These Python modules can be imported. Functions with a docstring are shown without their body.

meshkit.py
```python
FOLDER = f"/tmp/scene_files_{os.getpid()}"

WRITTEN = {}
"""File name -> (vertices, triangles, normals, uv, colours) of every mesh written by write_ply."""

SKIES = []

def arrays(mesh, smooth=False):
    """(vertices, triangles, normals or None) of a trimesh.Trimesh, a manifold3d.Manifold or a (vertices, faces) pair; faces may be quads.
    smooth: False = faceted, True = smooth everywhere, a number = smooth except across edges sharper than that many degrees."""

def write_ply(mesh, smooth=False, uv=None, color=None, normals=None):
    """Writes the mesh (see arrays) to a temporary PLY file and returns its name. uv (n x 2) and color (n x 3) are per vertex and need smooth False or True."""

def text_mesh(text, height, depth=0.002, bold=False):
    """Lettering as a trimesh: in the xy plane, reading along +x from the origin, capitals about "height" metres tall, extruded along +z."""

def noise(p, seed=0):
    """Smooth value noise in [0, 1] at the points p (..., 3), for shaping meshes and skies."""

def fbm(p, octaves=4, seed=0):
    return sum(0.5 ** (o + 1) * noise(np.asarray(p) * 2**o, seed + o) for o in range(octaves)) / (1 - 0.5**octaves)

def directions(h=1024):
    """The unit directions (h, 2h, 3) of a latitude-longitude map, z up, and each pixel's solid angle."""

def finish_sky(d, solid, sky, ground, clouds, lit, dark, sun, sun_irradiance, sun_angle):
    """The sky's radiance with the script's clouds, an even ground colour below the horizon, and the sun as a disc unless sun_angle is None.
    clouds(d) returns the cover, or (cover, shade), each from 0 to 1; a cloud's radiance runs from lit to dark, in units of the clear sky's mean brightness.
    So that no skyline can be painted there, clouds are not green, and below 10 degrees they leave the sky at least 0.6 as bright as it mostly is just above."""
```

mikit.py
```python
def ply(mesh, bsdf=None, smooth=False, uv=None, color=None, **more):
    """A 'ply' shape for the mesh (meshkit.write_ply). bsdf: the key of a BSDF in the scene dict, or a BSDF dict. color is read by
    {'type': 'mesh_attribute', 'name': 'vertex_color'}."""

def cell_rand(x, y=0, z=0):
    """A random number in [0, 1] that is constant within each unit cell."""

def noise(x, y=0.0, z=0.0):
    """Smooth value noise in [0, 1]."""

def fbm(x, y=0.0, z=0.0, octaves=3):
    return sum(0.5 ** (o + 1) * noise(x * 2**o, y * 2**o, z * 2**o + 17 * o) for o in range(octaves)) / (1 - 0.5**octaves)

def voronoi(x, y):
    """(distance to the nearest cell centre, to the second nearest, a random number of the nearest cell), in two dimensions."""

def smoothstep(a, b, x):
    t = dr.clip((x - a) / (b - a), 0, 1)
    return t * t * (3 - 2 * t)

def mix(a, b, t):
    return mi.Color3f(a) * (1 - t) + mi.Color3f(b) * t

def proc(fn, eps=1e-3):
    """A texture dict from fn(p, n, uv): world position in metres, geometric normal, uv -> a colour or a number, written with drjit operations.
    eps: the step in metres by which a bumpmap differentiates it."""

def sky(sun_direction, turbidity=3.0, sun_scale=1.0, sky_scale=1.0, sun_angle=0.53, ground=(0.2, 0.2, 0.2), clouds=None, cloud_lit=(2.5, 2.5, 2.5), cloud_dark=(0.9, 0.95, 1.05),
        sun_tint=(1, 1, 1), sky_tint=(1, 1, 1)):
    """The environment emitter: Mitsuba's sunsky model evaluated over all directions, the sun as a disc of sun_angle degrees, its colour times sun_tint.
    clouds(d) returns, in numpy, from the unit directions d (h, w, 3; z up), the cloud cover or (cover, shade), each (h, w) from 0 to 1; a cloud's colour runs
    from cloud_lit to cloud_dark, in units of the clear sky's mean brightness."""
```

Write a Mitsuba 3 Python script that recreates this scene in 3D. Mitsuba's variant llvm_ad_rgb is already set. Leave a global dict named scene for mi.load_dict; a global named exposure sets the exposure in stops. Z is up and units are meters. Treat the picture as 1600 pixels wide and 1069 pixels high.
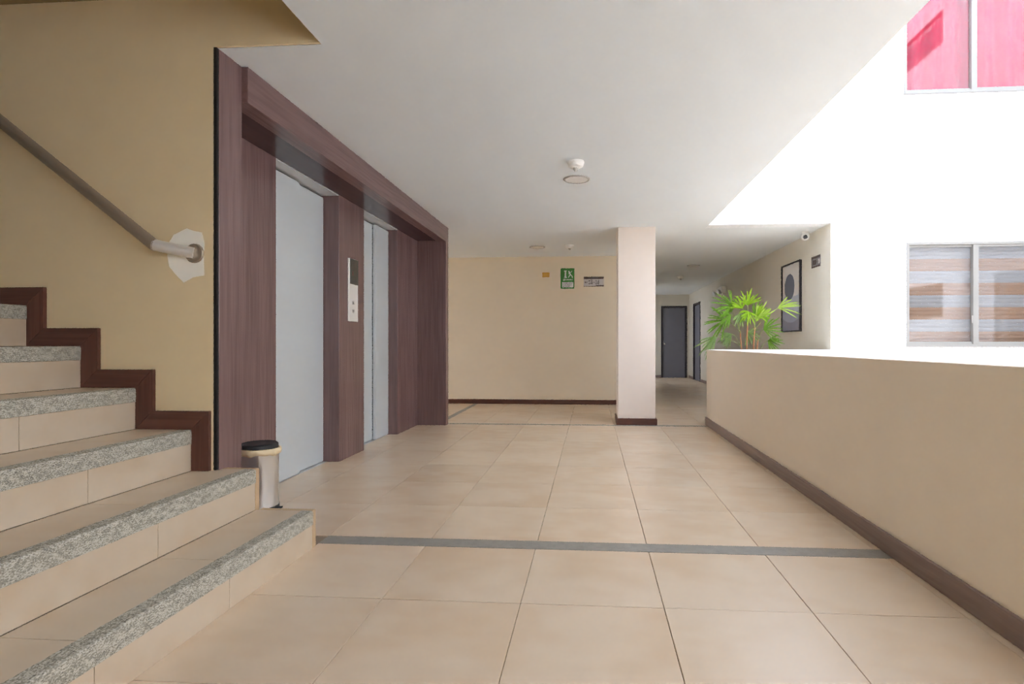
import math, random
import numpy as np, trimesh, manifold3d
import drjit as dr
import mitsuba as mi
import mikit, meshkit
from mikit import proc, noise, fbm, cell_rand, smoothstep, mix
from shapely.geometry import Polygon, LineString, box as sbox, Point
from shapely import affinity

random.seed(7)
T = mi.ScalarTransform4f
scene, labels = {}, {}

# ------------------------------------------------------------------ camera, sky, exposure
FOC, PX, PY, YAW, EYE = 838.5, 867.0, 537.0, 0.0684, 1.098
scene['camera'] = {
    'type': 'perspective', 'fov_axis': 'x', 'fov': math.degrees(2 * math.atan(800.0 / FOC)),
    'principal_point_offset_x': (800.0 - PX) / 1600.0, 'principal_point_offset_y': (534.5 - PY) / 1069.0,
    'near_clip': 0.05, 'far_clip': 200.0,
    'to_world': T().look_at(origin=[0, 0, EYE], target=[-math.sin(YAW), math.cos(YAW), EYE], up=[0, 0, 1])}


def overcast(d):
    n = meshkit.fbm(d * 2.5 + 3.1, 3, 5)
    return np.ones(d.shape[:2]), np.clip(0.25 + 0.5 * (n - 0.5), 0, 1)


scene['sky'] = mikit.sky((-0.36, 0.40, 0.84), turbidity=4.0, sun_scale=0.5, sun_tint=(0.84, 1.02, 1.43), sky_scale=1.0, ground=(0.3, 0.29, 0.27), clouds=overcast,
                         cloud_lit=(2.42, 2.64, 3.2), cloud_dark=(1.84, 2.0, 2.43))
exposure = 3.76

# ------------------------------------------------------------------ materials


def lin(r, g, b):
    return [(c / 255 / 12.92) if c / 255 <= 0.04045 else ((c / 255 + 0.055) / 1.055) ** 2.4 for c in (r, g, b)]


def pr(base, rough=0.6, spec=0.4, **k):
    c = base if isinstance(base, dict) else {'type': 'rgb', 'value': list(base)}
    return {'type': 'twosided', 'bsdf': {'type': 'principled', 'base_color': c, 'roughness': float(rough), 'specular': float(spec), **k}}


def mottled(c, amount=0.05, scale=3.0, scale2=17.0):
    c = np.array(c)

    def fn(p, n, uv):
        t = fbm(p.x * scale, p.y * scale, p.z * scale, 3) * 0.7 + noise(p.x * scale2, p.y * scale2, p.z * scale2) * 0.3
        return mix((c * (1 - amount)).tolist(), np.minimum(c * (1 + amount), 0.95).tolist(), t)
    return proc(fn)


def tile_fn(c, off):
    c = np.array(c)
    warm = (c * np.array([0.98, 0.93, 0.87])).tolist()
    pale = np.minimum(c * np.array([1.04, 1.05, 1.06]), 0.95).tolist()

    def fn(p, n, uv):
        a = fbm(p.x * 2.6 + off, p.y * 2.6 - off, p.z * 2.6 + off, 4)
        b = fbm(p.x * 6.0 + p.y * 1.1 + off, p.y * 11.0, p.z * 9.0, 2)
        return mix(pale, warm, smoothstep(0.3, 0.72, a * 0.7 + b * 0.3))
    return proc(fn)


def granite_fn(p, n, uv):
    s = 240.0
    a = noise(p.x * s, p.y * s, p.z * s)
    b = noise(p.x * 300 + 9, p.y * 300, p.z * 300)
    c = noise(p.x * 60, p.y * 60 + 4, p.z * 60)
    base = mix(lin(136, 133, 119), lin(184, 180, 166), smoothstep(0.3, 0.7, a * 0.7 + c * 0.3))
    return mix(base, lin(88, 86, 78), smoothstep(0.62, 0.85, b) * 0.7)


def wood_fn(axis, dark, light, fine=60.0):
    def fn(p, n, uv):
        a = p[axis]
        o = [p[i] for i in range(3) if i != axis]
        w = fbm(a * 0.7, o[0] * 2.0, o[1] * 2.0, 2) * 0.35
        g = fbm((o[0] + w * 0.12) * fine, (o[1] + w * 0.12) * fine, a * 2.2, 3)
        h = noise(o[0] * 9.0 + 3, o[1] * 9.0, a * 0.35)
        return mix(dark, light, dr.clip(0.25 + smoothstep(0.2, 0.8, g) * 0.35 + h * 0.3, 0, 1))
    return proc(fn)


TILE = lin(200, 181, 157)
for i in range(4):
    f = 1.0 + (-0.025, 0.0, 0.018, -0.01)[i]
    scene[f'm_tile_{i}'] = pr(tile_fn([c * f for c in TILE], 3.7 * i), 0.28, 0.55)
scene['m_step_tile'] = pr(tile_fn(lin(186, 170, 148), 21.0), 0.33, 0.4)
scene['m_end_tile'] = pr(mottled(lin(180, 154, 120), 0.08, 9), 0.45, 0.4)
scene['m_grout'] = pr(lin(132, 118, 100), 0.9, 0.2)
scene['m_granite'] = pr(proc(granite_fn), 0.6, 0.35)
scene['m_strip'] = pr(mottled(lin(138, 134, 125), 0.12, 30, 140), 0.4, 0.4)
scene['m_beige'] = pr(mottled(lin(226, 207, 168), 0.03), 0.75, 0.25)
scene['m_back_wall'] = pr(mottled(lin(234, 219, 193), 0.03), 0.7, 0.25)
scene['m_stair_shade'] = pr(lin(150, 132, 98), 0.8, 0.2)  # beige darkened to deepen the shade in the stairwell
scene['m_corridor'] = pr(mottled(lin(222, 216, 201), 0.03), 0.7, 0.25)
scene['m_cream'] = pr(mottled(lin(231, 219, 207), 0.02), 0.65, 0.3)
scene['m_parapet'] = pr(mottled(lin(238, 226, 207), 0.03), 0.42, 0.3)
scene['m_ceiling'] = pr(mottled(lin(219, 224, 224), 0.012, 1.5), 0.8, 0.2)
scene['m_white'] = pr(lin(244, 245, 245), 0.7, 0.3)
scene['m_putty'] = pr(mottled(lin(243, 240, 228), 0.03, 20), 0.85, 0.2)
W1, W2 = lin(84, 60, 58), lin(124, 99, 96)
scene['m_wood_upright'] = pr(wood_fn(2, W1, W2), 0.25, 0.65)
scene['m_wood_along'] = pr(wood_fn(1, W1, W2), 0.25, 0.65)
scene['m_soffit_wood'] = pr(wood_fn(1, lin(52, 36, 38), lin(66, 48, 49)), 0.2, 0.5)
B1, B2 = lin(64, 38, 31), lin(106, 70, 58)
scene['m_skirting_x'] = pr(wood_fn(0, B1, B2, 70), 0.4, 0.4)
scene['m_skirting_y'] = pr(wood_fn(1, lin(112, 94, 88), lin(148, 130, 122), 70), 0.34, 0.45)
scene['m_skirting_z'] = pr(wood_fn(2, B1, B2, 70), 0.4, 0.4)
scene['m_lift_door'] = pr(lin(197, 203, 204), 0.38, 0.5, metallic=0.15)
scene['m_lift_frame'] = pr(lin(196, 196, 194), 0.4, 0.5, metallic=0.2)
scene['m_shadow_gap'] = pr(lin(40, 38, 38), 0.8, 0.2)
scene['m_steel'] = pr(lin(236, 233, 227), 0.34, 0.5, metallic=0.6)
scene['m_rail'] = pr(lin(160, 146, 128), 0.4, 0.5, metallic=0.5)
scene['m_bin_steel'] = pr(lin(230, 229, 225), 0.2, 0.5, metallic=0.88)
scene['m_plate'] = pr(lin(226, 224, 218), 0.35, 0.5, metallic=0.25)
scene['m_black'] = pr(lin(44, 46, 47), 0.4, 0.45)
scene['m_smoke_glass'] = pr(lin(66, 66, 62), 0.12, 0.6)
scene['m_liner'] = pr(lin(226, 206, 168), 0.5, 0.4)
scene['m_plastic'] = pr(lin(232, 231, 227), 0.4, 0.4)
scene['m_plastic_grey'] = pr(lin(176, 172, 166), 0.4, 0.4)
scene['m_diffuser'] = pr(lin(228, 226, 222), 0.45, 0.4)
scene['m_yellow'] = pr(lin(214, 164, 72), 0.5, 0.4)
scene['m_green'] = pr(lin(66, 132, 62), 0.45, 0.4)
scene['m_sign_white'] = pr(lin(222, 226, 220), 0.5, 0.4)
scene['m_sign_grey'] = pr(lin(196, 190, 186), 0.45, 0.4)
scene['m_sign_dark'] = pr(lin(84, 70, 66), 0.45, 0.4)
scene['m_sign_mid'] = pr(lin(128, 124, 124), 0.4, 0.4)
scene['m_frame_alu'] = pr(lin(148, 146, 140), 0.4, 0.5, metallic=0.2)
scene['m_red_curtain'] = pr(mottled(lin(164, 36, 62), 0.06, 5), 0.85, 0.1, sheen=0.4)
scene['m_slat_tan'] = pr(lin(128, 103, 84), 0.6, 0.3)
scene['m_slat_grey'] = pr(lin(126, 126, 126), 0.6, 0.3)
scene['m_room'] = pr(lin(200, 196, 188), 0.9, 0.1)
scene['m_glass'] = {'type': 'thindielectric', 'int_ior': 1.6}
scene['m_dark_door'] = pr(mottled(lin(122, 122, 130), 0.06, 4, 30), 0.4, 0.4)
scene['m_dark_frame'] = pr(lin(66, 62, 65), 0.45, 0.4)
scene['m_picture_frame'] = pr(lin(44, 42, 42), 0.4, 0.4)
scene['m_print_pale'] = pr(lin(226, 222, 217), 0.55, 0.3)
scene['m_print_blue'] = pr(lin(116, 120, 134), 0.55, 0.3)
scene['m_print_mid'] = pr(lin(194, 198, 208), 0.55, 0.3)
scene['m_print_low'] = pr(lin(168, 171, 186), 0.55, 0.3)
scene['m_print_dark'] = pr(lin(146, 145, 158), 0.55, 0.3)
for i, c in enumerate([(146, 184, 52), (112, 152, 56), (172, 200, 92), (134, 160, 98)]):
    scene[f'm_leaf_{i}'] = {'type': 'principledthin', 'base_color': {'type': 'rgb', 'value': lin(*c)}, 'roughness': 0.4, 'diff_trans': 0.8, 'spec_trans': 0.0, 'eta': 1.4}
scene['m_cane'] = pr(mottled(lin(176, 122, 84), 0.25, 40), 0.6, 0.3)
scene['m_petiole'] = pr(lin(140, 160, 84), 0.5, 0.3)
scene['m_soil'] = pr(mottled(lin(62, 46, 36), 0.3, 40), 0.95, 0.1)
scene['m_pot'] = pr(lin(150, 92, 62), 0.6, 0.3)

# ------------------------------------------------------------------ helpers


def put(key, mesh, bsdf, smooth=False, **more):
    k, i = key, 0
    while k in scene:
        i += 1
        k = f'{key}_{i:03d}'
    scene[k] = mikit.ply(mesh, bsdf, smooth, **more)
    return k


def again(key, like, bsdf=None, to_world=None):
    k, i = key, 0
    while k in scene:
        i += 1
        k = f'{key}_{i:03d}'
    d = dict(scene[like]) if isinstance(like, str) else dict(like)
    if bsdf:
        d['bsdf'] = {'type': 'ref', 'id': bsdf}
    if to_world is not None:
        d['to_world'] = to_world
    scene[k] = d
    return k


def tag(key, label, cat=None, group=None, kind=None):
    labels[key] = {'label': label}
    if cat:
        labels[key]['category'] = cat
    if group:
        labels[key]['group'] = group
    if kind:
        labels[key]['kind'] = kind


def bx(x0, x1, y0, y1, z0, z1, b=0.0):
    x0, x1 = min(x0, x1), max(x0, x1)
    y0, y1 = min(y0, y1), max(y0, y1)
    z0, z1 = min(z0, z1), max(z0, z1)
    if b <= 0:
        m = trimesh.creation.box(extents=(x1 - x0, y1 - y0, z1 - z0))
        m.apply_translation(((x0 + x1) / 2, (y0 + y1) / 2, (z0 + z1) / 2))
        return m
    b = min(b, 0.45 * min(x1 - x0, y1 - y0, z1 - z0))
    pts = []
    for X, sx in ((x0, 1), (x1, -1)):
        for Y, sy in ((y0, 1), (y1, -1)):
            for Z, sz in ((z0, 1), (z1, -1)):
                pts += [(X, Y + sy * b, Z + sz * b), (X + sx * b, Y, Z + sz * b), (X + sx * b, Y + sy * b, Z)]
    return trimesh.Trimesh(np.array(pts), process=False).convex_hull


def join(*ms):
    return trimesh.util.concatenate(list(ms))


def prism(poly, a0, a1, plane):
    """A shapely polygon pulled along the axis that its plane leaves out: 'xy' along z, 'xz' along y, 'yz' along x."""
    m = join(*[trimesh.creation.extrude_polygon(g, a1 - a0, engine='earcut') for g in getattr(poly, 'geoms', [poly])])
    v = m.vertices.copy()
    v[:, 2] += a0
    if plane == 'xz':
        m.vertices = v[:, [0, 2, 1]]
        m.invert()
    elif plane == 'yz':
        m.vertices = v[:, [2, 0, 1]]
    else:
        m.vertices = v
    return m


def lathe(profile, loc, axis=(0, 0, 1), n=40):
    m = trimesh.creation.revolve(np.array(profile, float), sections=n)
    m.apply_transform(trimesh.geometry.align_vectors([0, 0, 1], axis))
    m.apply_translation(loc)
    return m


def tube(pts, r, n=16):
    """A tube along the points; r is one radius or one per point."""
    pts = np.array(pts, float)
    rs = np.broadcast_to(r, len(pts))
    t = np.gradient(pts, axis=0)
    t /= np.linalg.norm(t, axis=1, keepdims=True)
    up = np.array([0, 0, 1.0]) if abs(t[0][2]) < 0.9 else np.array([1.0, 0, 0])
    rings = []
    for p, d, q in zip(pts, t, rs):
        a = np.cross(d, up); a /= np.linalg.norm(a)
        b = np.cross(d, a)
        ang = np.linspace(0, 2 * np.pi, n, endpoint=False)
        rings.append(p + q * (np.cos(ang)[:, None] * a + np.sin(ang)[:, None] * b))
    v = np.vstack(rings + [pts[:1], pts[-1:]])
    k, f = len(pts), []
    for i in range(k - 1):
        for j in range(n):
            a, b = i * n + j, i * n + (j + 1) % n
            f += [(a, b, b + n), (a, b + n, a + n)]
    for j in range(n):
        f += [(k * n, (j + 1) % n, j), (k * n + 1, (k - 1) * n + j, (k - 1) * n + (j + 1) % n)]
    m = trimesh.Trimesh(v, f, process=False)
    m.fix_normals()
    return m


def struct(key, mesh, bsdf, label, smooth=False):
    k = put(key, mesh, bsdf, smooth)
    tag(k, label, kind='structure')
    return k


YB = -6.5                                       # the hall's end behind the viewer
CEIL, AT, CX, END = 2.675, 7.25, 3.12, 17.5     # ceiling height, atrium's far face, corridor wall, corridor's end
EDGE = 1.55                                     # the atrium's near edge

# ------------------------------------------------------------------ floor: slab, tiles, granite strips
slab = join(bx(-6, EDGE, YB, AT, -0.30, -0.006), bx(-6, CX + 0.25, AT + 0.23, END + 0.2, -0.30, -0.006), bx(-6, CX, AT, AT + 0.23, -0.30, -0.006))
struct('floor', slab, 'm_grout', 'lobby and corridor floor of large square beige tiles')
GAP = 0.0028
full = {}


def floor_tile(x0, x1, y0, y1):
    x0, x1, y0, y1 = x0 + GAP / 2, x1 - GAP / 2, y0 + GAP / 2, y1 - GAP / 2
    if x1 - x0 < 0.02 or y1 - y0 < 0.02:
        return
    w, h = round(x1 - x0, 4), round(y1 - y0, 4)
    if (w, h) not in full:
        full[w, h] = mikit.ply(bx(0, w, 0, h, -0.014, 0, 0.0012), 'm_tile_0')
    again('floor__tile', full[w, h], f'm_tile_{random.randrange(4)}', T().translate([x0, y0, random.uniform(-0.0004, 0.0002)]))


XS = [-6.3 + 0.6 * i for i in range(17)]        # ... -1.5, -0.9, -0.3, 0.3, 0.9, 1.5, ...


def tile_rows(xa, xb, rows):
    for y0, y1 in rows:
        for a in XS:
            x0, x1 = max(a, xa), min(a + 0.6, xb)
            if x1 > x0:
                floor_tile(x0, x1, y0, y1)


S0, S1, S2, S3 = 2.853, 2.972, 7.215, 7.290     # near and far granite strip
tile_rows(-1.5, EDGE, [(S0 - 0.6 * (i + 1), S0 - 0.6 * i) for i in range(8)])
step = (S2 - S1) / 7
tile_rows(-2.56, EDGE, [(S1 + step * i, S1 + step * (i + 1)) for i in range(7)])
lobby_rows = [(S3 + 0.6 * i, min(S3 + 0.6 * (i + 1), 9.70)) for i in range(5)]
tile_rows(-3.9, -2.15, lobby_rows)
tile_rows(-2.07, CX, lobby_rows)
tile_rows(1.12, CX, [(9.70 + 0.6 * i, min(9.70 + 0.6 * (i + 1), END)) for i in range(13)])
k = put('floor__granite_strip', bx(-1.50, EDGE, S0 + 0.002, S1 - 0.002, -0.014, 0.0004, 0.001), 'm_strip')
tag(k, 'grey granite strip let into the floor beside the lowest step')
k = put('floor__granite_strip', bx(-2.56, CX, S2 + 0.002, S3 - 0.002, -0.014, 0.0004, 0.001), 'm_strip')
tag(k, 'thin grey granite strip in front of the pillar')
k = put('floor__granite_strip', bx(-2.148, -2.072, S3 + 0.002, 9.69, -0.014, 0.0004, 0.001), 'm_strip')
tag(k, 'thin grey granite strip running back past the wood cladding')
struct('floor_hall', bx(-1.5, EDGE, YB, S0 - 4.8, -0.014, 0), 'm_tile_1', 'tiled floor of the hall behind the viewer')
struct('floor_lobby_left', bx(-3.9, -6, 7.2, 9.7, -0.05, 0.0), 'm_tile_0', 'floor of the side passage behind the lifts')

# ------------------------------------------------------------------ ceilings
ceil_poly = Polygon([(-1.42, YB), (EDGE, YB), (EDGE, AT), (CX, AT), (CX, END + 0.2), (0.92, END + 0.2), (0.92, 9.9), (-6.2, 9.9), (-6.2, 2.74), (-1.42, 2.74)])
struct('ceiling', prism(ceil_poly, CEIL, CEIL + 0.30, 'xy'), 'm_ceiling', 'smooth white ceiling over lobby and corridor')
struct('ceiling_stair', join(bx(-3.6, -1.42, -1.0, 2.72, 2.95, 3.15), bx(-6.2, -3.6, -1.0, 2.72, 4.9, 5.1), bx(-3.6, -3.4, -1.0, 2.72, 3.15, 4.9)), 'm_stair_shade', 'beige soffit over the staircase')

# ------------------------------------------------------------------ walls
struct('wall_stair', join(bx(-6.2, -2.005, 2.72, 2.735, 0, 5.0), bx(-6.2, -2.41, 2.735, 2.92, 0, CEIL), bx(-2.005, -1.42, 2.72, 2.735, CEIL + 0.0005, 5.0)), 'm_beige', 'beige wall behind the staircase and its handrail')
struct('wall_stair_upper', bx(-6.4, -6.2, -1.0, 2.92, 0, 5.1), 'm_stair_shade', 'wall at the top of the stairwell')
struct('wall_stair_near', bx(-6.2, -1.42, -1.2, -1.0, 0, 5.1), 'm_stair_shade', 'wall on the near side of the stairwell')
struct('wall_elevator', bx(-3.9, -2.57, 2.92, 7.19, 0, CEIL), 'm_shadow_gap', 'wall of the lift shafts behind the wood cladding')
struct('wall_side_passage', bx(-6.2, -3.9, 2.92, 7.2, 0, CEIL), 'm_beige', 'wall of the side passage')
struct('wall_passage_end', prism(sbox(7.2, 0, 9.9, CEIL).difference(sbox(7.28, 0.9, 9.62, 2.6)), -6.2, -6.0, 'yz'), 'm_beige', 'end wall of the side passage with an unseen window opening added for light')  # window opening is added, out of view, to brighten the back of the lobby
WB = struct('wall_back', bx(-6.2, 1.12, 9.70, 9.90, 0, CEIL), 'm_back_wall', 'beige lobby back wall that carries the green sign')
struct('wall_corridor_left', prism(sbox(9.90, 0, END, CEIL).difference(sbox(14.8, 0.9, 16.9, 2.35)), 0.92, 1.12, 'yz'), 'm_corridor', 'left wall of the corridor with an unseen opening added to let in daylight')  # hidden opening added so daylight reaches the corridor end
struct('wall_sun_block', bx(-1.7, -1.5, 9.95, 20, 0, 8.3), 'm_white', 'unseen wall added to keep the sun off the corridor opening')  # added out of view to block direct sun through the corridor opening
struct('wall_corridor_end', prism(sbox(0.92, 0, CX, CEIL).difference(sbox(2.235, -0.1, 3.06, 2.31)), END, END + 0.2, 'xz'), 'm_corridor', 'wall at the far end of the corridor around the dark door')
struct('wall_corridor_right', join(prism(sbox(AT + 0.23, 0, END + 0.2, CEIL).difference(sbox(15.66, -0.1, 16.72, 2.31)), CX, CX + 0.25, 'yz'), bx(CX, CX + 0.011, AT + 0.003, AT + 0.23, 0, CEIL)), 'm_corridor', 'beige right wall of the corridor that carries the picture')
struct('wall_behind', bx(-1.6, EDGE, YB - 0.2, YB, 0, CEIL), 'm_beige', 'wall behind the viewer')
struct('wall_hall_left', bx(-1.62, -1.42, YB, -1.2, 0, CEIL), 'm_beige', 'left wall behind the viewer')

# pillar
P0, P1, PY0 = 0.357, 0.858, 7.305
struct('wall_pillar', bx(P0, P1, PY0, PY0 + 0.5, 0, CEIL, 0.004), 'm_cream', 'square cream pillar standing between lobby and corridor')

# parapet around the atrium
PZ = 1.018
struct('wall_parapet', join(bx(EDGE + 0.02, EDGE + 0.15, YB, 7.38, -0.3, PZ, 0.004), bx(EDGE + 0.15, CX, AT - 0.02, 7.38, -0.3, PZ, 0.004)), 'm_white', 'half height parapet between lobby and atrium')
k = put('wall_parapet__plaster_face', join(bx(EDGE, EDGE + 0.02, YB, 7.38, 0, PZ - 0.003, 0.003)), 'm_parapet')
tag(k, 'beige painted inner face of the parapet')
k = put('wall_parapet__plaster_face', bx(EDGE + 0.02, CX, 7.38, 7.395, 0, PZ - 0.003, 0.003), 'm_parapet')
tag(k, 'beige painted corridor face of the parapet')

# atrium walls (white), open to the sky
TOP = 7.5
WIN_LO = (4.07, 1.065, 5.80, 2.405)
WIN_UP = (4.04, 4.335, 5.80, 5.75)
far = sbox(EDGE, -3.0, 6.5, TOP).difference(sbox(EDGE - 1, -0.0, CX + 0.012, CEIL)).difference(sbox(*WIN_LO)).difference(sbox(*WIN_UP))
struct('wall_atrium_far', prism(far, AT, AT + 0.22, 'xz'), 'm_white', 'sunlit white atrium wall with the two curtained windows')
R1, R2, R3 = (2.2, 1.6, 4.15, 2.23), (5.4, 1.1, 6.6, 2.23), (1.8, 6.7, 4.15, 7.3)
right = sbox(YB - 0.2, -3.0, AT + 0.22, TOP)
for r in (R1, R2, R3):
    right = right.difference(sbox(*r))
struct('wall_atrium_right', prism(right, 6.5, 6.72, 'yz'), 'm_white', 'white side wall of the atrium')
struct('wall_atrium_near', bx(EDGE + 0.15, 6.72, YB - 0.2, YB, -3.0, TOP), 'm_white', 'white near wall of the atrium')
struct('wall_atrium_left', join(bx(EDGE - 0.2, EDGE, YB, AT, CEIL + 0.3, TOP), bx(EDGE - 0.05, EDGE + 0.15, YB, AT, -3.0, -0.3), bx(EDGE - 0.2, 1.56, AT, AT + 0.2, CEIL + 0.3, TOP)), 'm_white', 'white atrium wall above and below the lobby')
struct('floor_atrium', bx(EDGE, 6.72, YB - 0.2, AT + 0.2, -3.2, -3.0), 'm_tile_2', 'pale floor of the atrium one storey below')

# baseboards
BH = 0.10
struct('baseboard_parapet', join(bx(EDGE - 0.018, EDGE, YB, 7.38, 0, BH + 0.008, 0.004), bx(EDGE - 0.018, EDGE + 0.02, 7.38, 7.395, 0, BH + 0.008, 0.004)), 'm_skirting_y', 'brown wood baseboard along the foot of the parapet')
struct('baseboard_back', bx(-6.0, 1.12, 9.682, 9.70, 0, 0.082, 0.004), 'm_skirting_x', 'dark wood baseboard along the lobby back wall')
q = 0.022
struct('baseboard_pillar', join(bx(P0 - q, P1 + q, PY0 - q, PY0, 0, 0.088, 0.004), bx(P0 - q, P0, PY0, PY0 + 0.5, 0, 0.088, 0.004), bx(P1, P1 + q, PY0, PY0 + 0.5, 0, 0.088, 0.004)), 'm_skirting_x', 'brown wood baseboard wrapped around the pillar')
struct('baseboard_corridor', join(bx(CX - 0.015, CX, 7.395, 15.66, 0, 0.08, 0.003), bx(CX - 0.015, CX, 16.72, END, 0, 0.08, 0.003), bx(1.12, 2.235, END - 0.015, END, 0, 0.08, 0.003)), 'm_skirting_y', 'dark baseboard along the corridor')

# ------------------------------------------------------------------ lift doors and their wood surround
FACE, PANEL, DOOR = -1.95, -2.338, -2.475
SOF, ZS2 = 2.468, 0.426
D1, D2 = (3.835, 4.83), (5.378, 6.335)
Sd = 'door_surround'
tag(Sd, 'dark wenge wood cladding around the two lift doors', 'door surround')
k = put(Sd + '__jamb', bx(PANEL - 0.05, -1.985, 2.737, 2.925, 0, CEIL - 0.002, 0.003), 'm_wood_upright')
tag(k, 'wide dark wood jamb beside the staircase')
k = put(Sd + '__jamb', bx(PANEL - 0.20, FACE, 7.085, 7.205, 0, CEIL - 0.002, 0.003), 'm_wood_upright')
tag(k, 'narrow dark wood jamb at the far end of the lift front')
k = put(Sd + '__gap_shade', bx(-2.005, -1.987, 2.721, 2.737, ZS2, CEIL - 0.003), 'm_shadow_gap')  # dark colour standing in for the shade between jamb and wall
tag(k, 'dark strip standing in for the shadow gap against the stair wall')
k = put(Sd + '__header', bx(FACE - 0.12, FACE, 2.925, 7.085, SOF, CEIL - 0.002, 0.003), 'm_wood_along')
tag(k, 'projecting wood header board under the ceiling')
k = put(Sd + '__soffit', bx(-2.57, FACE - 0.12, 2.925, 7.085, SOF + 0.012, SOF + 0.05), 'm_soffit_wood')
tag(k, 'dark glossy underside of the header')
k = put(Sd + '__panel', bx(-2.57, PANEL, 2.927, D1[0], 0, SOF + 0.012, 0.003), 'm_wood_upright')
tag(k, 'wood panel behind the waste bin')
k = put(Sd + '__panel', bx(-2.57, PANEL, D1[1], D2[0], 0, SOF + 0.012, 0.003), 'm_wood_upright')
tag(k, 'wood pier between the two lift doors')
k = put(Sd + '__panel', bx(-2.57, PANEL, D2[1], 7.085, 0, SOF + 0.012, 0.003), 'm_wood_upright')
tag(k, 'wood panel right of the farther lift door')
for (n, (a, b), split, x_near, x_far, lab) in (('door_1', D1, 4.36, -2.452, -2.488, 'grey steel lift door nearest the staircase'), ('door_2', D2, 5.955, -2.492, -2.452, 'grey steel lift door between the wood pier and far panel')):
    tag(n, lab, kind='structure')
    put(n + '__door_panel', bx(x_near - 0.035, x_near, a, split, 0.007, SOF - 0.014, 0.003), 'm_lift_door')
    put(n + '__door_panel', bx(x_far - 0.035, x_far, split, b, 0.007, SOF - 0.014, 0.003), 'm_lift_door')
    k = put(n + '__lintel', bx(-2.57, PANEL - 0.004, a, b, SOF + 0.002, SOF + 0.011), 'm_lift_frame')
    tag(k, 'pale steel head of the lift doorway')
    k = put(n + '__sill', bx(-2.57, -2.455, a, b, -0.005, 0.001), 'm_lift_frame')
    tag(k, 'pale steel sill')

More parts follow.
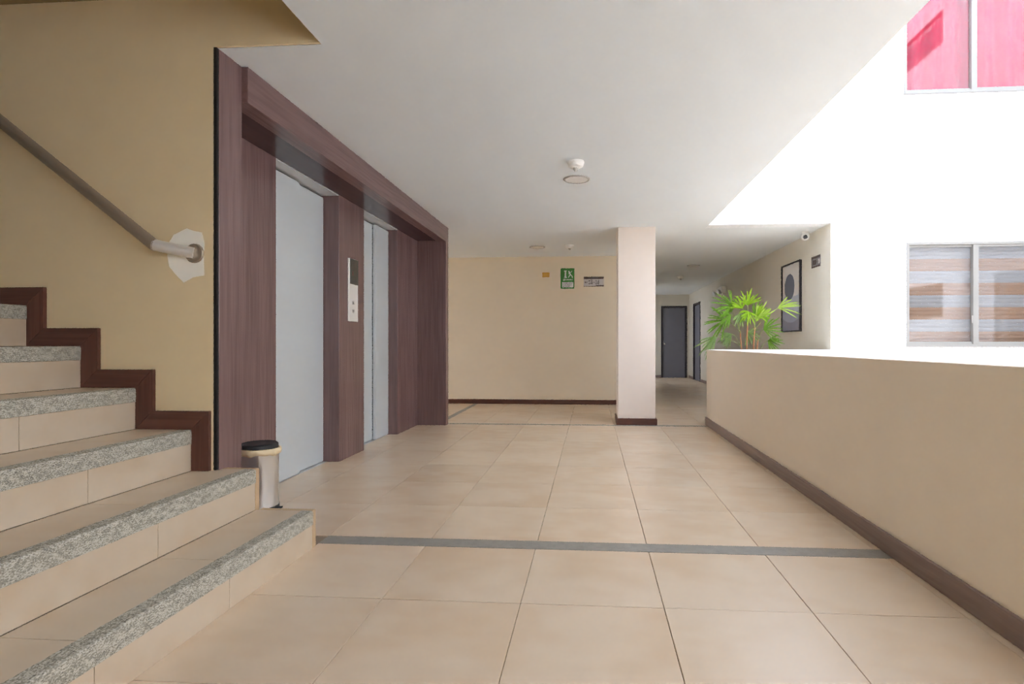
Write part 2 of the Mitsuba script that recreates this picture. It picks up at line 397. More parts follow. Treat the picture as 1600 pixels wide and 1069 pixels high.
# call panel on the pier
cp = 'call_panel'
tag(cp, 'slim silver lift call panel with two buttons on the wood pier', 'call panel')
put(cp + '__back_plate', bx(PANEL, PANEL + 0.014, 5.002, 5.205, 1.313, 1.925, 0.003), 'm_plate')
k = put(cp + '__display', bx(PANEL + 0.014, PANEL + 0.017, 5.026, 5.205, 1.675, 1.922, 0.001), 'm_smoke_glass')
tag(k, 'smoked glass floor display')
digit = meshkit.text_mesh('1', 0.035, 0.0008)
digit.apply_transform(np.array([[0, 0, 1, PANEL + 0.0172], [1, 0, 0, 5.065], [0, 1, 0, 1.765], [0, 0, 0, 1.0]]))
scene['m_led'] = {'type': 'twosided', 'bsdf': {'type': 'diffuse', 'reflectance': {'type': 'rgb', 'value': lin(150, 60, 70)}}}
k = put(cp + '__floor_digit', digit, 'm_led')
tag(k, 'dim red floor digit')
for z in (1.497, 1.414):
    b = put(cp + '__button', bx(PANEL + 0.014, PANEL + 0.020, 5.075, 5.112, z - 0.017, z + 0.017, 0.003), 'm_plastic_grey')
    arrow = Polygon([(5.082, z - 0.008), (5.105, z - 0.008), (5.0935, z + 0.010)]) if z > 1.45 else Polygon([(5.082, z + 0.008), (5.105, z + 0.008), (5.0935, z - 0.010)])
    k = put(b + '__arrow', prism(arrow, PANEL + 0.020, PANEL + 0.0208, 'yz'), 'm_black')

# ------------------------------------------------------------------ staircase
RUN, X0, NB = 0.312, -1.49, 9
ZS = [0.0, 0.204, 0.424, 0.642, 0.862, 1.084, 1.305, 1.525, 1.745, 1.965]
NOSE_H, NOSE_D, NEAR = 0.074, 0.058, -0.98
st = 'staircase'
tag(st, 'tiled staircase with grey granite nosings climbing to the left', 'staircase')
rng = np.random.default_rng(3)


def nosing_mesh(x, z, y0, y1):
    """A granite bar with a slightly chipped, rounded front edge."""
    n = int((y1 - y0) / 0.02)
    ys = np.linspace(y0, y1, n + 1)
    chip = (meshkit.noise(np.stack([ys * 33, np.full_like(ys, x * 7), np.zeros_like(ys)], 1), 4) - 0.5) * 0.006
    xb, xf, zb = x - NOSE_D, x + 0.004, z - NOSE_H
    v = []
    for y, c in zip(ys, chip):
        v += [(xb, y, zb), (xf, y, zb), (xf, y, z - 0.009 - abs(c) * 0.6), (xf - 0.004 + c * 0.3, y, z - 0.003), (xf - 0.010 - abs(c) * 0.7, y, z), (xb, y, z)]
    f, m = [], 6
    for i in range(n):
        for j in range(m):
            a, b = i * m + j, i * m + (j + 1) % m
            f += [(a, b, b + m), (a, b + m, a + m)]
    for o in (0, n * m):
        f += [(o, o + j, o + j + 1) for j in range(1, m - 1)]
    t = trimesh.Trimesh(v, f, process=False)
    t.fix_normals()
    return t


for k in range(1, NB + 1):
    x, z0, z1 = X0 - RUN * (k - 1), ZS[k - 1], ZS[k]
    far_y = {1: 2.775, 2: 2.765}.get(k, 2.719)
    sk = put(st + '__step', bx(x - RUN - (1.0 if k == NB else 0) + 0.0, x - 0.012, NEAR, far_y, max(z0 - 0.03, 0.0), z1 - 0.013), 'm_grout')
    put(sk + '__nosing', nosing_mesh(x, z1, NEAR, far_y), 'm_granite', 30)
    labels[sk + '__nosing'] = {'label': 'grey granite nosing'}
    js = [far_y, 2.118, 1.514, 0.914, 0.314, -0.286, NEAR]
    for a, b in zip(js[1:], js[:-1]):
        put(sk + '__riser_tile', bx(x - 0.012, x, a + 0.001, b - 0.001, z0 + 0.001, z1 - NOSE_H - 0.001, 0.001), 'm_step_tile')
        put(sk + '__tread_tile', bx(x - RUN - (1.0 if k == NB else -0.001), x - NOSE_D - 0.001, a + 0.001, b - 0.001, z1 - 0.013, z1 - 0.001, 0.001), 'm_step_tile')
    if k <= 2:
        e = put(sk + '__end_tile', bx(x - RUN + 0.01 if k == 1 else -2.0, x - 0.001, far_y, far_y + 0.04, 0 if k == 1 else 0.0, z1 - 0.002, 0.004), 'm_end_tile')
        tag(e, 'warm toned tile closing the end of the step')
    if k > 1:
        pass

# stepped wooden skirting along the wall (mitred boards)
tag('baseboard_stair', 'stepped dark wood skirting following the stairs along the wall', kind='structure')
SKH, SK0, SK1 = 0.098, 2.699, 2.7195
for k in range(3, NB + 1):
    x, z0, z1 = X0 - RUN * (k - 1), ZS[k - 1], ZS[k]
    zb = z0 if k == 3 else z0
    low = [(x, z0), (x + SKH, z0 + (SKH if k > 3 else 0)), (x + SKH, z1 + SKH), (x, z1)]
    put('baseboard_stair__board', prism(Polygon(low).buffer(-0.0006, join_style=2), SK0, SK1, 'xz'), 'm_skirting_z')
    xe = x - RUN - (1.0 if k == NB else 0)
    flat = [(x, z1), (x + SKH, z1 + SKH), (xe + SKH, z1 + SKH), (xe, z1)]
    put('baseboard_stair__board', prism(Polygon(flat).buffer(-0.0006, join_style=2), SK0, SK1, 'xz'), 'm_skirting_x')

# putty patch round the handrail's fixing
patch = Polygon([(-2.26, 1.628), (-2.224, 1.679), (-2.152, 1.712), (-2.11, 1.697), (-2.068, 1.689), (-2.054, 1.634), (-2.058, 1.55), (-2.054, 1.461), (-2.117, 1.451), (-2.17, 1.423), (-2.21, 1.462), (-2.251, 1.509), (-2.262, 1.57)])
k = put('wall_stair__putty_patch', prism(patch, 2.7185, 2.7205, 'xz'), 'm_putty')
tag(k, 'ragged patch of white putty around the handrail fixing')

# handrail
hr = 'handrail'
tag(hr, 'brushed steel handrail tube on the beige stair wall', 'handrail')
RY, RR = 2.645, 0.0300
A, C = np.array([-2.273, RY, 1.612]), np.array([-2.107, 2.712, 1.578])
slope = 0.775
B = A + np.array([-1, 0, slope]) * 3.4
put(hr + '__rail', tube([B, A], RR, 28), 'm_rail', 40)
k = put(hr + '__return', tube([A + (A - C) * 0.02, A * 0.5 + C * 0.5, C], RR, 28), 'm_steel', 40)
tag(k, 'short bright end piece turning into the wall')
put(hr + '__elbow', trimesh.creation.icosphere(subdivisions=3, radius=RR * 1.0).apply_translation(A), 'm_rail', True)
k = put(hr + '__flange', lathe([(0, 0), (0.052, 0), (0.052, 0.006), (0.046, 0.012), (0.03, 0.014), (0, 0.014)], (C[0], 2.7205, C[2]), (0, -1, 0)), 'm_rail', 30)
tag(k, 'round wall flange')
for bxp in (-3.6, -5.0):
    zz = A[2] + (A[0] - bxp) * slope
    put(hr + '__bracket', tube([(bxp, RY, zz - 0.02), (bxp, RY, zz - 0.07), (bxp, 2.72, zz - 0.07)], 0.008), 'm_steel', 40)

# ------------------------------------------------------------------ waste bin
wb = 'waste_bin'
BXc, BYc, BR = -2.215, 3.44, 0.118
tag(wb, 'small round steel pedal bin with black lid between stairs and lift', 'bin')
put(wb + '__body', lathe([(0, 0.012), (BR - 0.004, 0.012), (BR, 0.02), (BR, 0.385), (BR - 0.004, 0.39), (0, 0.39)], (BXc, BYc, 0), n=56), 'm_bin_steel', 30)
put(wb + '__base', lathe([(0, 0), (BR + 0.003, 0), (BR + 0.003, 0.02), (0, 0.02)], (BXc, BYc, 0), n=56), 'm_black', 30)
put(wb + '__pedal', bx(BXc + BR - 0.01, BXc + BR + 0.04, BYc - 0.016, BYc + 0.016, 0.003, 0.013, 0.004), 'm_black')
th = np.linspace(0, 2 * np.pi, 73)
ring = []
for a in th:
    w = 0.004 * math.sin(5 * a) + 0.003 * math.sin(11 * a + 1)
    ring.append((a, w))
lv, lf = [], []
prof = [(BR + 0.002, 0.375), (BR + 0.010, 0.365), (BR + 0.013, 0.385), (BR + 0.011, 0.402), (BR + 0.002, 0.405), (BR - 0.006, 0.398)]
for a, w in ring[:-1]:
    for i, (r, z) in enumerate(prof):
        lv.append((BXc + (r + abs(w) * (i in (1, 2, 3))) * math.cos(a), BYc + (r + abs(w)) * math.sin(a), z + w * (i < 3) - 0.004 * math.sin(a + 0.6)))
npf = len(prof)
for i in range(72):
    for j in range(npf):
        a, b = i * npf + j, i * npf + (j + 1) % npf
        c, d = ((i + 1) % 72) * npf + j, ((i + 1) % 72) * npf + (j + 1) % npf
        lf += [(a, c, d), (a, d, b)]
m = trimesh.Trimesh(lv, lf, process=False)
m.fix_normals()
k = put(wb + '__liner', m, 'm_liner', True)
tag(k, 'cream bag liner folded over the rim')
k = put(wb + '__lid', lathe([(0, 0.398), (BR - 0.006, 0.398), (BR - 0.002, 0.404), (BR - 0.003, 0.428), (BR - 0.012, 0.436), (BR - 0.03, 0.430), (0, 0.424)], (BXc, BYc, 0), n=56), 'm_black', 35)
tag(k, 'black plastic lid')

# ------------------------------------------------------------------ ceiling fittings


def disc_light(x, y, label):
    t = 'ceiling_light'
    i = 0
    while t in labels:
        i += 1
        t = f'ceiling_light_{i:03d}'
    tag(t, label, 'ceiling light', 'flat round ceiling lights')
    put(t + '__rim', lathe([(0.108, 0), (0.128, 0), (0.128, -0.006), (0.118, -0.011), (0.108, -0.009)], (x, y, CEIL), n=56), 'm_plastic_grey', 30)
    put(t + '__diffuser', lathe([(0, 0), (0.109, 0), (0.109, -0.007), (0, -0.008)], (x, y, CEIL), n=56), 'm_diffuser', 30)


disc_light(-0.143, 5.145, 'flat round ceiling light in the lobby beside the larger detector')
disc_light(-0.885, 8.72, 'faint flat round ceiling light near the lobby back wall')
disc_light(2.05, 11.0, 'faint flat round ceiling light in the corridor')


def detector(x, y, r, label):
    t = 'smoke_detector'
    i = 0
    while t in labels:
        i += 1
        t = f'smoke_detector_{i:03d}'
    tag(t, label, 'smoke detector', 'white ceiling smoke detectors')
    put(t + '__base', lathe([(0, 0), (r, 0), (r, -0.18 * r), (r * 0.96, -0.24 * r), (0, -0.24 * r)], (x, y, CEIL), n=40), 'm_plastic', 30)
    put(t + '__cover', lathe([(0, -0.2 * r), (r * 0.93, -0.2 * r), (r * 0.86, -0.55 * r), (r * 0.55, -0.7 * r), (0, -0.72 * r)], (x, y, CEIL), n=40), 'm_plastic', 35)
    k = put(t + '__sensor_tip', lathe([(0, -0.7 * r), (r * 0.3, -0.7 * r), (r * 0.27, -0.9 * r), (r * 0.12, -1.12 * r), (0, -1.15 * r)], (x, y, CEIL), n=24), 'm_plastic_grey', 35)
    tag(k, 'grey sensor tip')


detector(-0.138, 4.655, 0.075, 'white smoke detector on the lobby ceiling, the largest in view')
detector(-0.353, 8.6, 0.07, 'small white smoke detector above the green sign')
detector(2.08, 12.75, 0.075, 'small white smoke detector on the corridor ceiling')

# security camera under the corridor ceiling
sc = 'security_camera'
tag(sc, 'small white security camera with black lens under the ceiling corner', 'camera')
ca = np.array([3.0, 7.78, CEIL])
put(sc + '__mount', lathe([(0, 0), (0.045, 0), (0.045, -0.018), (0.02, -0.026), (0, -0.026)], ca, n=32), 'm_plastic', 30)
put(sc + '__body', trimesh.creation.icosphere(subdivisions=3, radius=0.056).apply_translation(ca + [0, 0, -0.07]), 'm_plastic', True)
dl = np.array([-0.30, -0.9, -0.25]); dl /= np.linalg.norm(dl)
put(sc + '__lens', lathe([(0, -0.01), (0.029, -0.01), (0.029, 0.010), (0.022, 0.013), (0, 0.015)], ca + [0, 0, -0.07] + dl * 0.045, dl, 28), 'm_black', 30)

# ------------------------------------------------------------------ signs


def on_wall(mesh, x, y, z, facing):
    """Lettering made in the xy plane, put upright on a wall: facing '-y' (reads along +x) or '-x' (reads along -y)."""
    v = mesh.vertices
    if facing == '-y':
        mesh.vertices = np.stack([x + v[:, 0], y - v[:, 2], z + v[:, 1]], 1)
    else:
        mesh.vertices = np.stack([x - v[:, 2], y - v[:, 0], z + v[:, 1]], 1)
    mesh.fix_normals()
    return mesh


gs = 'emergency_sign'
tag(gs, 'green and white emergency sign on the lobby back wall', 'sign')
gx0, gx1, gz0, gz1, gy = -0.560, -0.312, 2.092, 2.459, 9.70
put(gs + '__plate', bx(gx0, gx1, gy - 0.006, gy, gz0, gz1, 0.001), 'm_green')
k = put(gs + '__text_field', bx(gx0 + 0.028, gx1 - 0.016, gy - 0.0075, gy - 0.006, gz0 + 0.022, gz0 + 0.118), 'm_sign_white')
tag(k, 'white lower field with lines of small print')
for i in range(3):
    put(gs + '__print_line', bx(gx0 + 0.04, gx1 - (0.03, 0.05, 0.08)[i], gy - 0.0082, gy - 0.0075, gz0 + 0.093 - 0.028 * i, gz0 + 0.102 - 0.028 * i), 'm_sign_mid')
ix = gx0 + 0.088
post = Polygon([(ix - 0.026, 2.42), (ix + 0.026, 2.42), (ix + 0.026, 2.405), (ix + 0.013, 2.398), (ix + 0.013, 2.305), (ix + 0.026, 2.298), (ix + 0.026, 2.283), (ix - 0.026, 2.283), (ix - 0.026, 2.298), (ix - 0.013, 2.305), (ix - 0.013, 2.398), (ix - 0.026, 2.405)])
put(gs + '__pictogram', prism(post, gy - 0.0075, gy - 0.006, 'xz'), 'm_sign_white')
rx = gx0 + 0.172
runner = Point(rx - 0.022, 2.405).buffer(0.013)
for seg, w in (([(rx - 0.018, 2.385), (rx + 0.006, 2.345)], 0.011), ([(rx + 0.006, 2.345), (rx + 0.034, 2.318), (rx + 0.04, 2.288)], 0.008), ([(rx + 0.006, 2.345), (rx - 0.014, 2.322), (rx - 0.03, 2.292)], 0.008), ([(rx - 0.016, 2.38), (rx + 0.018, 2.39), (rx + 0.034, 2.41)], 0.006), ([(rx - 0.016, 2.38), (rx - 0.03, 2.352)], 0.006)):
    runner = runner.union(LineString(seg).buffer(w))
put(gs + '__pictogram', prism(runner.simplify(0.0008), gy - 0.0075, gy - 0.006, 'xz'), 'm_sign_white')
arrow = Polygon([(gx0 + 0.038, 2.252), (gx0 + 0.072, 2.274), (gx0 + 0.072, 2.260), (gx1 - 0.03, 2.260), (gx1 - 0.03, 2.244), (gx0 + 0.072, 2.244), (gx0 + 0.072, 2.230)])
put(gs + '__arrow', prism(arrow, gy - 0.0075, gy - 0.006, 'xz'), 'm_sign_white')

ns = 'room_number_sign'
tag(ns, 'grey room number sign reading 13-16 with an arrow beside the pillar', 'sign')
nx0, nx1, nz0, nz1 = -0.143, 0.219, 2.128, 2.302
put(ns + '__plate', bx(nx0, nx1, gy - 0.006, gy, nz0, nz1, 0.001), 'm_sign_grey')
put(ns + '__band', bx(nx0, nx1, gy - 0.0075, gy - 0.006, nz1 - 0.04, nz1), 'm_sign_dark')
put(ns + '__band', bx(nx0, nx1, gy - 0.0075, gy - 0.006, nz0, nz0 + 0.008), 'm_sign_dark')
put(ns + '__band', bx(nx0 + 0.22, nx1, gy - 0.0078, gy - 0.006, nz0 + 0.008, nz0 + 0.024), 'm_sign_dark')
num = meshkit.text_mesh('13-16', 0.072, 0.0015, bold=True)
num.vertices[:, 0] = (num.vertices[:, 0] - num.vertices[:, 0].min()) * 0.196 / np.ptp(num.vertices[:, 0])
put(ns + '__numerals', on_wall(num, nx0 + 0.088, gy - 0.006, nz0 + 0.042, '-y'), 'm_sign_dark')
ar = Polygon([(nx0 + 0.012, 2.205), (nx0 + 0.04, 2.222), (nx0 + 0.04, 2.21), (nx0 + 0.076, 2.21), (nx0 + 0.076, 2.2), (nx0 + 0.04, 2.2), (nx0 + 0.04, 2.188)])
put(ns + '__arrow', prism(ar, gy - 0.0075, gy - 0.006, 'xz'), 'm_sign_dark')
for i in range(9):
    put(ns + '__print_mark', bx(nx0 + 0.09 + 0.019 * i, nx0 + 0.102 + 0.019 * i, gy - 0.0083, gy - 0.0075, nz1 - 0.028, nz1 - 0.014), 'm_sign_mid')

cs = 'corridor_sign'
tag(cs, 'small dark framed sign on the corridor wall right of the picture', 'sign')
cy0, cy1, cz0, cz1 = 7.56, 7.85, 2.162, 2.318
put(cs + '__plate', bx(CX - 0.006, CX, cy0, cy1, cz0, cz1, 0.001), 'm_sign_mid')
put(cs + '__band', bx(CX - 0.0075, CX - 0.006, cy0, cy1, cz1 - 0.032, cz1), 'm_sign_dark')
put(cs + '__band', bx(CX - 0.0075, CX - 0.006, cy0, cy1, cz0, cz0 + 0.02), 'm_sign_dark')
put(cs + '__band', bx(CX - 0.0075, CX - 0.006, cy1 - 0.014, cy1, cz0 + 0.02, cz1 - 0.032), 'm_sign_dark')
for i, w in enumerate((0.05, 0.05, 0.018, 0.05)):
    yy = cy1 - 0.045 - 0.062 * i
    put(cs + '__print_mark', bx(CX - 0.0072, CX - 0.006, yy - w, yy, cz0 + 0.04 + 0.02 * (i == 2), cz1 - 0.05 - 0.02 * (i == 2)), 'm_sign_grey' if i == 3 else 'm_sign_dark')

jb = 'junction_box'
tag(jb, 'small yellow junction cover high on the lobby back wall', 'junction box')
put(jb + '__cover', bx(-0.893, -0.762, 9.675, 9.70, 2.302, 2.386, 0.006), 'm_yellow')
for sx in (-0.882, -0.773):
    put(jb + '__screw', lathe([(0, 0), (0.005, 0), (0.004, 0.002), (0, 0.0025)], (sx, 9.675, 2.344), (0, -1, 0), 12), 'm_plastic_grey', 30)

# emergency lamp high on the corridor wall
el = 'emergency_lamp'
tag(el, 'pale emergency lamp high on the corridor wall behind the palm', 'wall lamp')
ey, ez = 12.95, 2.34
put(el + '__body', bx(CX - 0.10, CX, ey - 0.22, ey + 0.22, ez - 0.07, ez + 0.10, 0.012), 'm_plastic')
for s in (-0.15, 0.3):
    put(el + '__lamp_head', lathe([(0, 0), (0.03, 0), (0.062, 0.05), (0.062, 0.07), (0, 0.075)], (CX - 0.11, ey + s, ez - 0.02), (-0.93, -0.15, -0.3), 24), 'm_plastic', 30)

# ------------------------------------------------------------------ framed picture in the corridor
pc = 'framed_picture'
tag(pc, 'tall framed abstract print with a dark disc on the corridor wall', 'picture')
fy0, fy1, fz0, fz1, fw = 8.215, 8.995, 1.283, 2.352, 0.019
frame = sbox(fy0, fz0, fy1, fz1).difference(sbox(fy0 + fw, fz0 + fw, fy1 - fw, fz1 - fw))
put(pc + '__frame', prism(frame, CX - 0.035, CX - 0.001, 'yz'), 'm_picture_frame')
pane = sbox(fy0 + fw - 0.002, fz0 + fw - 0.002, fy1 - fw + 0.002, fz1 - fw + 0.002)
pp = put(pc + '__print', prism(pane, CX - 0.014, CX - 0.002, 'yz'), 'm_print_pale')
disc = affinity.scale(Point(0, 0).buffer(1.0, 32), 0.205, 0.205)
cyc, czc = 8.675, 1.985
W = fy1 - fy0


def hills(z_of, below=None):
    ys = np.linspace(fy0 + fw, fy1 - fw, 30)
    pts = [(y, z_of((fy1 - y) / W)) for y in ys]
    return Polygon(pts + [(fy1 - fw, fz0 + fw), (fy0 + fw, fz0 + fw)])


h1 = hills(lambda t: 1.78 + 0.13 * t + 0.05 * math.sin(5.5 * t + 0.4))
h2 = hills(lambda t: 1.62 - 0.01 * t + 0.012 * math.sin(6 * t))
h3 = hills(lambda t: 1.505 - 0.09 * math.sin(3.0 * t) + 0.02 * t)
for g, d, mt in ((affinity.translate(disc, cyc, czc), 0.0160, 'm_print_blue'), (h1.difference(affinity.translate(disc, cyc, czc)), 0.0152, 'm_print_mid'), (h2, 0.0168, 'm_print_low'), (h3, 0.0176, 'm_print_dark')):
    put(pp + '__printed_shape', prism(g.intersection(pane), CX - d, CX - 0.013, 'yz'), mt)

# ------------------------------------------------------------------ corridor doors
dn = 'door_3'
tag(dn, 'dark grey door at the far end of the corridor', kind='structure')
hole = sbox(2.235, 0, 3.06, 2.31).difference(sbox(2.295, -0.1, 3.0, 2.25))
put(dn + '__frame', prism(hole, END - 0.012, END + 0.18, 'xz'), 'm_dark_frame')
put(dn + '__leaf', bx(2.297, 2.998, END + 0.03, END + 0.07, -0.005, 2.249, 0.003), 'm_dark_door')
k = put(dn + '__knob', join(lathe([(0, 0), (0.03, 0), (0.03, 0.006), (0, 0.006)], (2.345, END + 0.03, 1.09), (0, -1, 0), 24), trimesh.creation.icosphere(subdivisions=2, radius=0.026).apply_translation((2.345, END - 0.02, 1.09))), 'm_steel', 40)
tag(k, 'round steel knob')
dn = 'door_4'
tag(dn, 'dark door in the right hand corridor wall near its end', kind='structure')
hole = sbox(15.66, 0, 16.72, 2.31).difference(sbox(15.72, -0.1, 16.66, 2.25))
put(dn + '__frame', prism(hole, CX - 0.015, CX + 0.2, 'yz'), 'm_dark_frame')
put(dn + '__leaf', bx(CX + 0.03, CX + 0.07, 15.722, 16.658, -0.005, 2.249, 0.003), 'm_dark_door')
put(dn + '__knob', trimesh.creation.icosphere(subdivisions=2, radius=0.026).apply_translation((CX - 0.005, 15.80, 1.05)), 'm_steel', True)

# ------------------------------------------------------------------ atrium windows


def window_far(n, rect, mull, label):
    """An aluminium sliding window in the far atrium wall (facing -y)."""
    x0, z0, x1, z1 = rect
    tag(n, label, kind='structure')
    f = 0.03
    ring = sbox(x0, z0, x1, z1).difference(sbox(x0 + f, z0 + f, x1 - f, z1 - f))
    put(n + '__frame', prism(ring, AT - 0.012, AT + 0.07, 'xz'), 'm_frame_alu')
    put(n + '__mullion', bx(mull - 0.035, mull + 0.035, AT + 0.0, AT + 0.06, z0 + f, z1 - f, 0.004), 'm_frame_alu')
    for i, (a, b, dy) in enumerate(((x0 + f, mull - 0.01, 0.035), (mull + 0.01, x1 - f, 0.02))):
        s = 0.028
        ring = sbox(a, z0 + f, b, z1 - f).difference(sbox(a + s * 0.6, z0 + f + s, b - s * 0.6, z1 - f - s))
        put(n + '__sash', prism(ring, AT + dy - 0.014, AT + dy + 0.014, 'xz'), 'm_frame_alu')
        q = trimesh.Trimesh([(a + 0.01, AT + dy, z0 + f + 0.01), (b - 0.01, AT + dy, z0 + f + 0.01), (b - 0.01, AT + dy, z1 - f - 0.01), (a + 0.01, AT + dy, z1 - f - 0.01)], [(0, 1, 2), (0, 2, 3)], process=False)
        k = put(n + '__pane', q, 'm_glass')
    put(n + '__sill', bx(x0 - 0.01, x1 + 0.01, AT - 0.025, AT + 0.02, z0 - 0.012, z0 + 0.004, 0.003), 'm_frame_alu')


window_far('window_1', WIN_LO, 4.93, 'lower atrium window with a striped blind behind it')
window_far('window_2', WIN_UP, 4.91, 'upper atrium window with red curtains behind it')
put('window_1__latch', bx(4.885, 4.905, AT + 0.005, AT + 0.022, 1.36, 1.46, 0.004), 'm_plastic_grey')
# closed back of the rooms behind the windows
for (x0, z0, x1, z1), n in ((WIN_LO, 'wall_room_lower'), (WIN_UP, 'wall_room_upper')):
    struct(n, join(bx(x0 - 0.3, x1 + 0.3, AT + 1.2, AT + 1.3, z0 - 0.4, z1 + 0.3), bx(x0 - 0.4, x0 - 0.3, AT + 0.22, AT + 1.3, z0 - 0.4, z1 + 0.3), bx(x1 + 0.3, x1 + 0.4, AT + 0.22, AT + 1.3, z0 - 0.4, z1 + 0.3), bx(x0 - 0.4, x1 + 0.4, AT + 0.22, AT + 1.3, z1 + 0.3, z1 + 0.4), bx(x0 - 0.4, x1 + 0.4, AT + 0.22, AT + 1.3, z0 - 0.5, z0 - 0.4)), 'm_room', 'room behind the lower window' if 'lower' in n else 'room behind the upper window')

# striped blind: slats in bands of three, tan and grey
bl = 'window_blind'
tag(bl, 'horizontal blind of tan and grey bands behind the lower atrium window', 'blind')
pitch, zb = 0.0530, WIN_LO[1] + 0.058
ang = np.linspace(-0.5, 0.5, 7)
arc = [(AT + 0.13 - 0.012 * math.cos(a * 2.2), 0.052 * a) for a in ang]
slat_poly = LineString(arc).buffer(0.0012, cap_style=2)
slat = prism(slat_poly, WIN_LO[0] + 0.02, WIN_LO[2] - 0.02, 'yz')
first = mikit.ply(slat, 'm_slat_tan', 40)
for i in range(25):
    band = (i // 3) % 2 == 0
    again(bl + '__slat', first, 'm_slat_tan' if band else 'm_slat_grey', T().translate([0, 0, zb + pitch * i]))
put(bl + '__head_rail', bx(WIN_LO[0] + 0.02, WIN_LO[2] - 0.02, AT + 0.10, AT + 0.15, WIN_LO[3] - 0.045, WIN_LO[3] - 0.01, 0.004), 'm_slat_grey')

# red curtains
for i, (a, b, ph, lab) in enumerate(((WIN_UP[0] + 0.0, 4.93, 0.3, 'red curtain in the left half of the upper atrium window'), (4.95, WIN_UP[2], 1.7, 'red curtain in the right half of the upper atrium window'))):
    xs = np.linspace(a, b, 120)
    yy = AT + 0.15 + 0.030 * np.sin(xs * 2 * np.pi / 0.24 + ph) + 0.014 * np.sin(xs * 2 * np.pi / 0.53 + 2 * ph)
    key = 'curtain' if i == 0 else f'curtain_{i:03d}'
    tag(key, lab, 'curtain', 'red curtains of the upper atrium window')
    put(key + '__cloth', prism(LineString(list(zip(xs, yy))).buffer(0.002, cap_style=2), WIN_UP[1] - 0.15, WIN_UP[3] + 0.05, 'xy'), 'm_red_curtain', 40)
    put(key + '__rod', tube([(a, AT + 0.15, WIN_UP[3] + 0.06), (b, AT + 0.15, WIN_UP[3] + 0.06)], 0.012), 'm_frame_alu', 40)

# windows of the atrium's side wall, seen in the panes' reflections
for n, (y0, z0, y1, z1), lab in (('window_3', R1, 'dark window of the atrium side wall'), ('window_4', R2, 'second dark window of the atrium side wall'), ('window_5', R3, 'upper dark window of the atrium side wall')):
    tag(n, lab, kind='structure')
    ring = sbox(y0, z0, y1, z1).difference(sbox(y0 + 0.03, z0 + 0.03, y1 - 0.03, z1 - 0.03))
    put(n + '__frame', prism(ring, 6.49, 6.56, 'yz'), 'm_frame_alu')
    put(n + '__pane', trimesh.Trimesh([(6.53, y0, z0), (6.53, y1, z0), (6.53, y1, z1), (6.53, y0, z1)], [(0, 1, 2), (0, 2, 3)], process=False), 'm_glass')
    put(n + '__dark_room', bx(6.70, 6.75, y0 - 0.1, y1 + 0.1, z0 - 0.1, z1 + 0.1), 'm_dark_frame')

# ------------------------------------------------------------------ potted lady palm behind the parapet
pl = 'potted_palm'
tag(pl, 'bright green potted lady palm standing behind the parapet in the corridor', 'plant')
pcx, pcy = 2.23, 7.80
put(pl + '__pot', lathe([(0, 0), (0.13, 0), (0.17, 0.30), (0.185, 0.30), (0.185, 0.34), (0.165, 0.34), (0.16, 0.29), (0, 0.29)], (pcx, pcy, 0), n=48), 'm_pot', 30)
put(pl + '__soil', lathe([(0, 0.28), (0.162, 0.28), (0.162, 0.31), (0, 0.318)], (pcx, pcy, 0), n=32), 'm_soil', 30)
canes = [((pcx - 0.05, pcy - 0.03), (2.19, 7.68, 1.46)), ((pcx + 0.05, pcy - 0.02), (2.27, 7.66, 1.33)), ((pcx - 0.02, pcy + 0.06), (2.13, 7.84, 1.28)), ((pcx + 0.07, pcy + 0.05), (2.36, 7.84, 1.16))]
for (bx0, by0), top in canes:
    s = np.linspace(0, 1, 10)[:, None]
    p = np.array([bx0, by0, 0.29]) * (1 - s) + np.array(top) * s
    p[:, 0] += 0.012 * np.sin(s[:, 0] * 5 + top[0] * 9)
    rr = 0.0105 - 0.003 * s[:, 0] + 0.0012 * (np.arange(10) % 2)
    put(pl + '__cane', tube(p, rr, 10), 'm_cane', 40)


def leaflet(c, d, L, w, droop, nrm):
    """A narrow leaflet from c along d, folded along its midrib, drooping towards its tip."""
    d = d / np.linalg.norm(d)
    side = np.cross(d, nrm); side /= np.linalg.norm(side)
    up = np.cross(side, d)
    n, v, f = 7, [], []
    for i in range(n):
        s = i / (n - 1)
        p = c + d * L * s + np.array([0, 0, -droop * L * s * s])
        ww = w * (0.12 + 0.95 * math.sin(math.pi * min(s * 0.8 + 0.06, 1.0))) * (1.0 if s < 0.85 else 0.62 if s < 0.99 else 0.3)
        v += [p - side * ww + up * ww * 0.35, p, p + side * ww + up * ww * 0.35]
    for i in range(n - 1):
        for j in (0, 1):
            a = i * 3 + j
            f += [(a, a + 1, a + 4), (a, a + 4, a + 3)]
    return trimesh.Trimesh(v, f, process=False)


rl = random.Random(11)
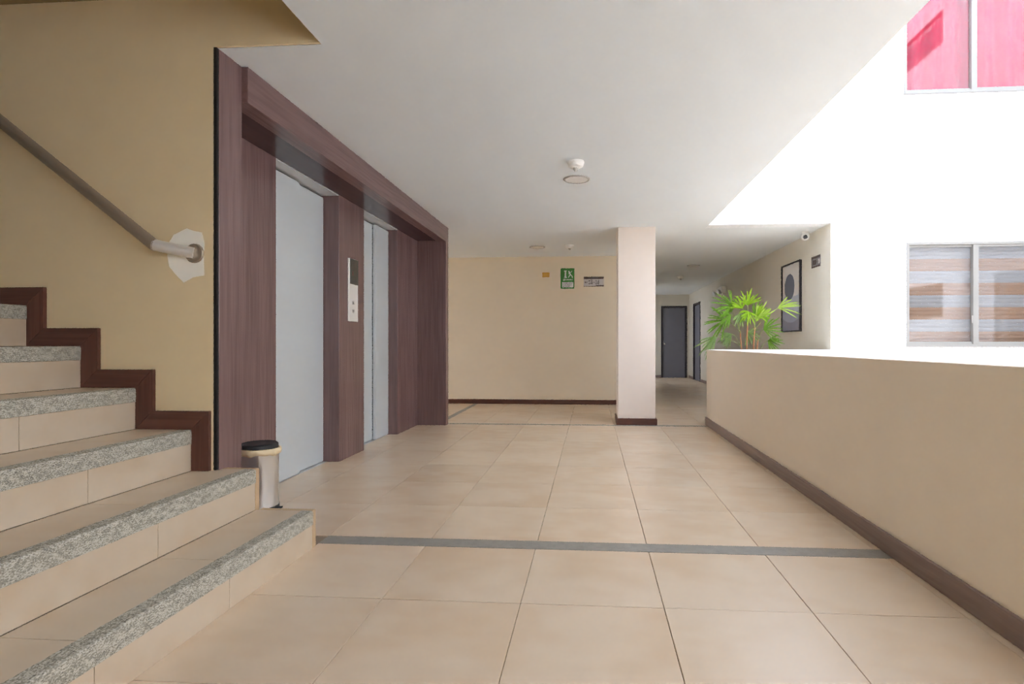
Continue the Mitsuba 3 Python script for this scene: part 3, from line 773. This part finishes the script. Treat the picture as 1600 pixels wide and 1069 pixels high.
# leaf centre, angle (degrees, in the xz plane) that its fan points to, spread, length of the leaflets, how many, material, cane
fans = [((2.183, 7.70, 1.635), 88, 120, 0.23, 9, 0, 0), ((1.889, 7.75, 1.428), 190, 125, 0.31, 9, 1, 2), ((1.95, 7.62, 1.632), 165, 130, 0.26, 8, 1, 0),
        ((2.272, 7.62, 1.40), 66, 60, 0.31, 7, 2, 1), ((2.416, 7.75, 1.295), 18, 130, 0.24, 8, 1, 3), ((1.758, 7.72, 1.193), 214, 70, 0.29, 7, 3, 2),
        ((1.991, 7.82, 1.235), 215, 90, 0.19, 7, 3, 2), ((2.584, 7.66, 1.591), 18, 70, 0.27, 5, 2, 1), ((2.16, 7.56, 1.537), 250, 170, 0.15, 8, 0, 0),
        ((2.071, 7.64, 1.52), 262, 120, 0.16, 7, 3, 0), ((2.50, 7.82, 1.14), -20, 120, 0.17, 7, 1, 3), ((2.02, 7.90, 1.56), 130, 120, 0.22, 8, 1, 2),
        ((2.32, 7.90, 1.52), 40, 110, 0.2, 8, 1, 1), ((2.24, 7.92, 1.25), 330, 140, 0.17, 7, 3, 3), ((2.08, 7.6, 1.585), 118, 110, 0.2, 8, 0, 0),
        ((2.27, 7.58, 1.50), 20, 110, 0.16, 7, 0, 1), ((1.93, 7.6, 1.50), 205, 100, 0.2, 7, 1, 2)]
for c, angd, spread, L, cnt, mt, ci in fans:
    c = np.array(c)
    ms = []
    tilt = rl.uniform(-0.5, 0.1)
    cnt += 2
    for i in range(cnt):
        a = math.radians(angd + spread * (i / (cnt - 1) - 0.5) + rl.uniform(-4, 4))
        dv = np.array([math.cos(a), tilt + rl.uniform(-0.25, 0.25), math.sin(a)])
        ms.append(leaflet(c, dv, 1.2 * L * rl.uniform(0.8, 1.1) * (0.85 + 0.15 * math.cos(math.pi * (i / (cnt - 1) - 0.5))), 0.0098, rl.uniform(0.04, 0.22), np.array([0.12, -1.0, 0.45])))
    lk = put(pl + '__leaf', join(*ms), f'm_leaf_{mt}', True)
    b = np.array(canes[ci][1])
    b0 = b - np.array([0, 0, 0.22 if c[2] < b[2] + 0.05 else 0.04])
    s = np.linspace(0, 1, 9)[:, None]
    mid = (b0 + c) / 2 + np.array([0, 0, 0.07])
    curve = b0 * (1 - s) ** 2 + 2 * mid * s * (1 - s) + c * s ** 2
    put(lk + '__petiole', tube(curve, 0.0035, 7), 'm_petiole', True)
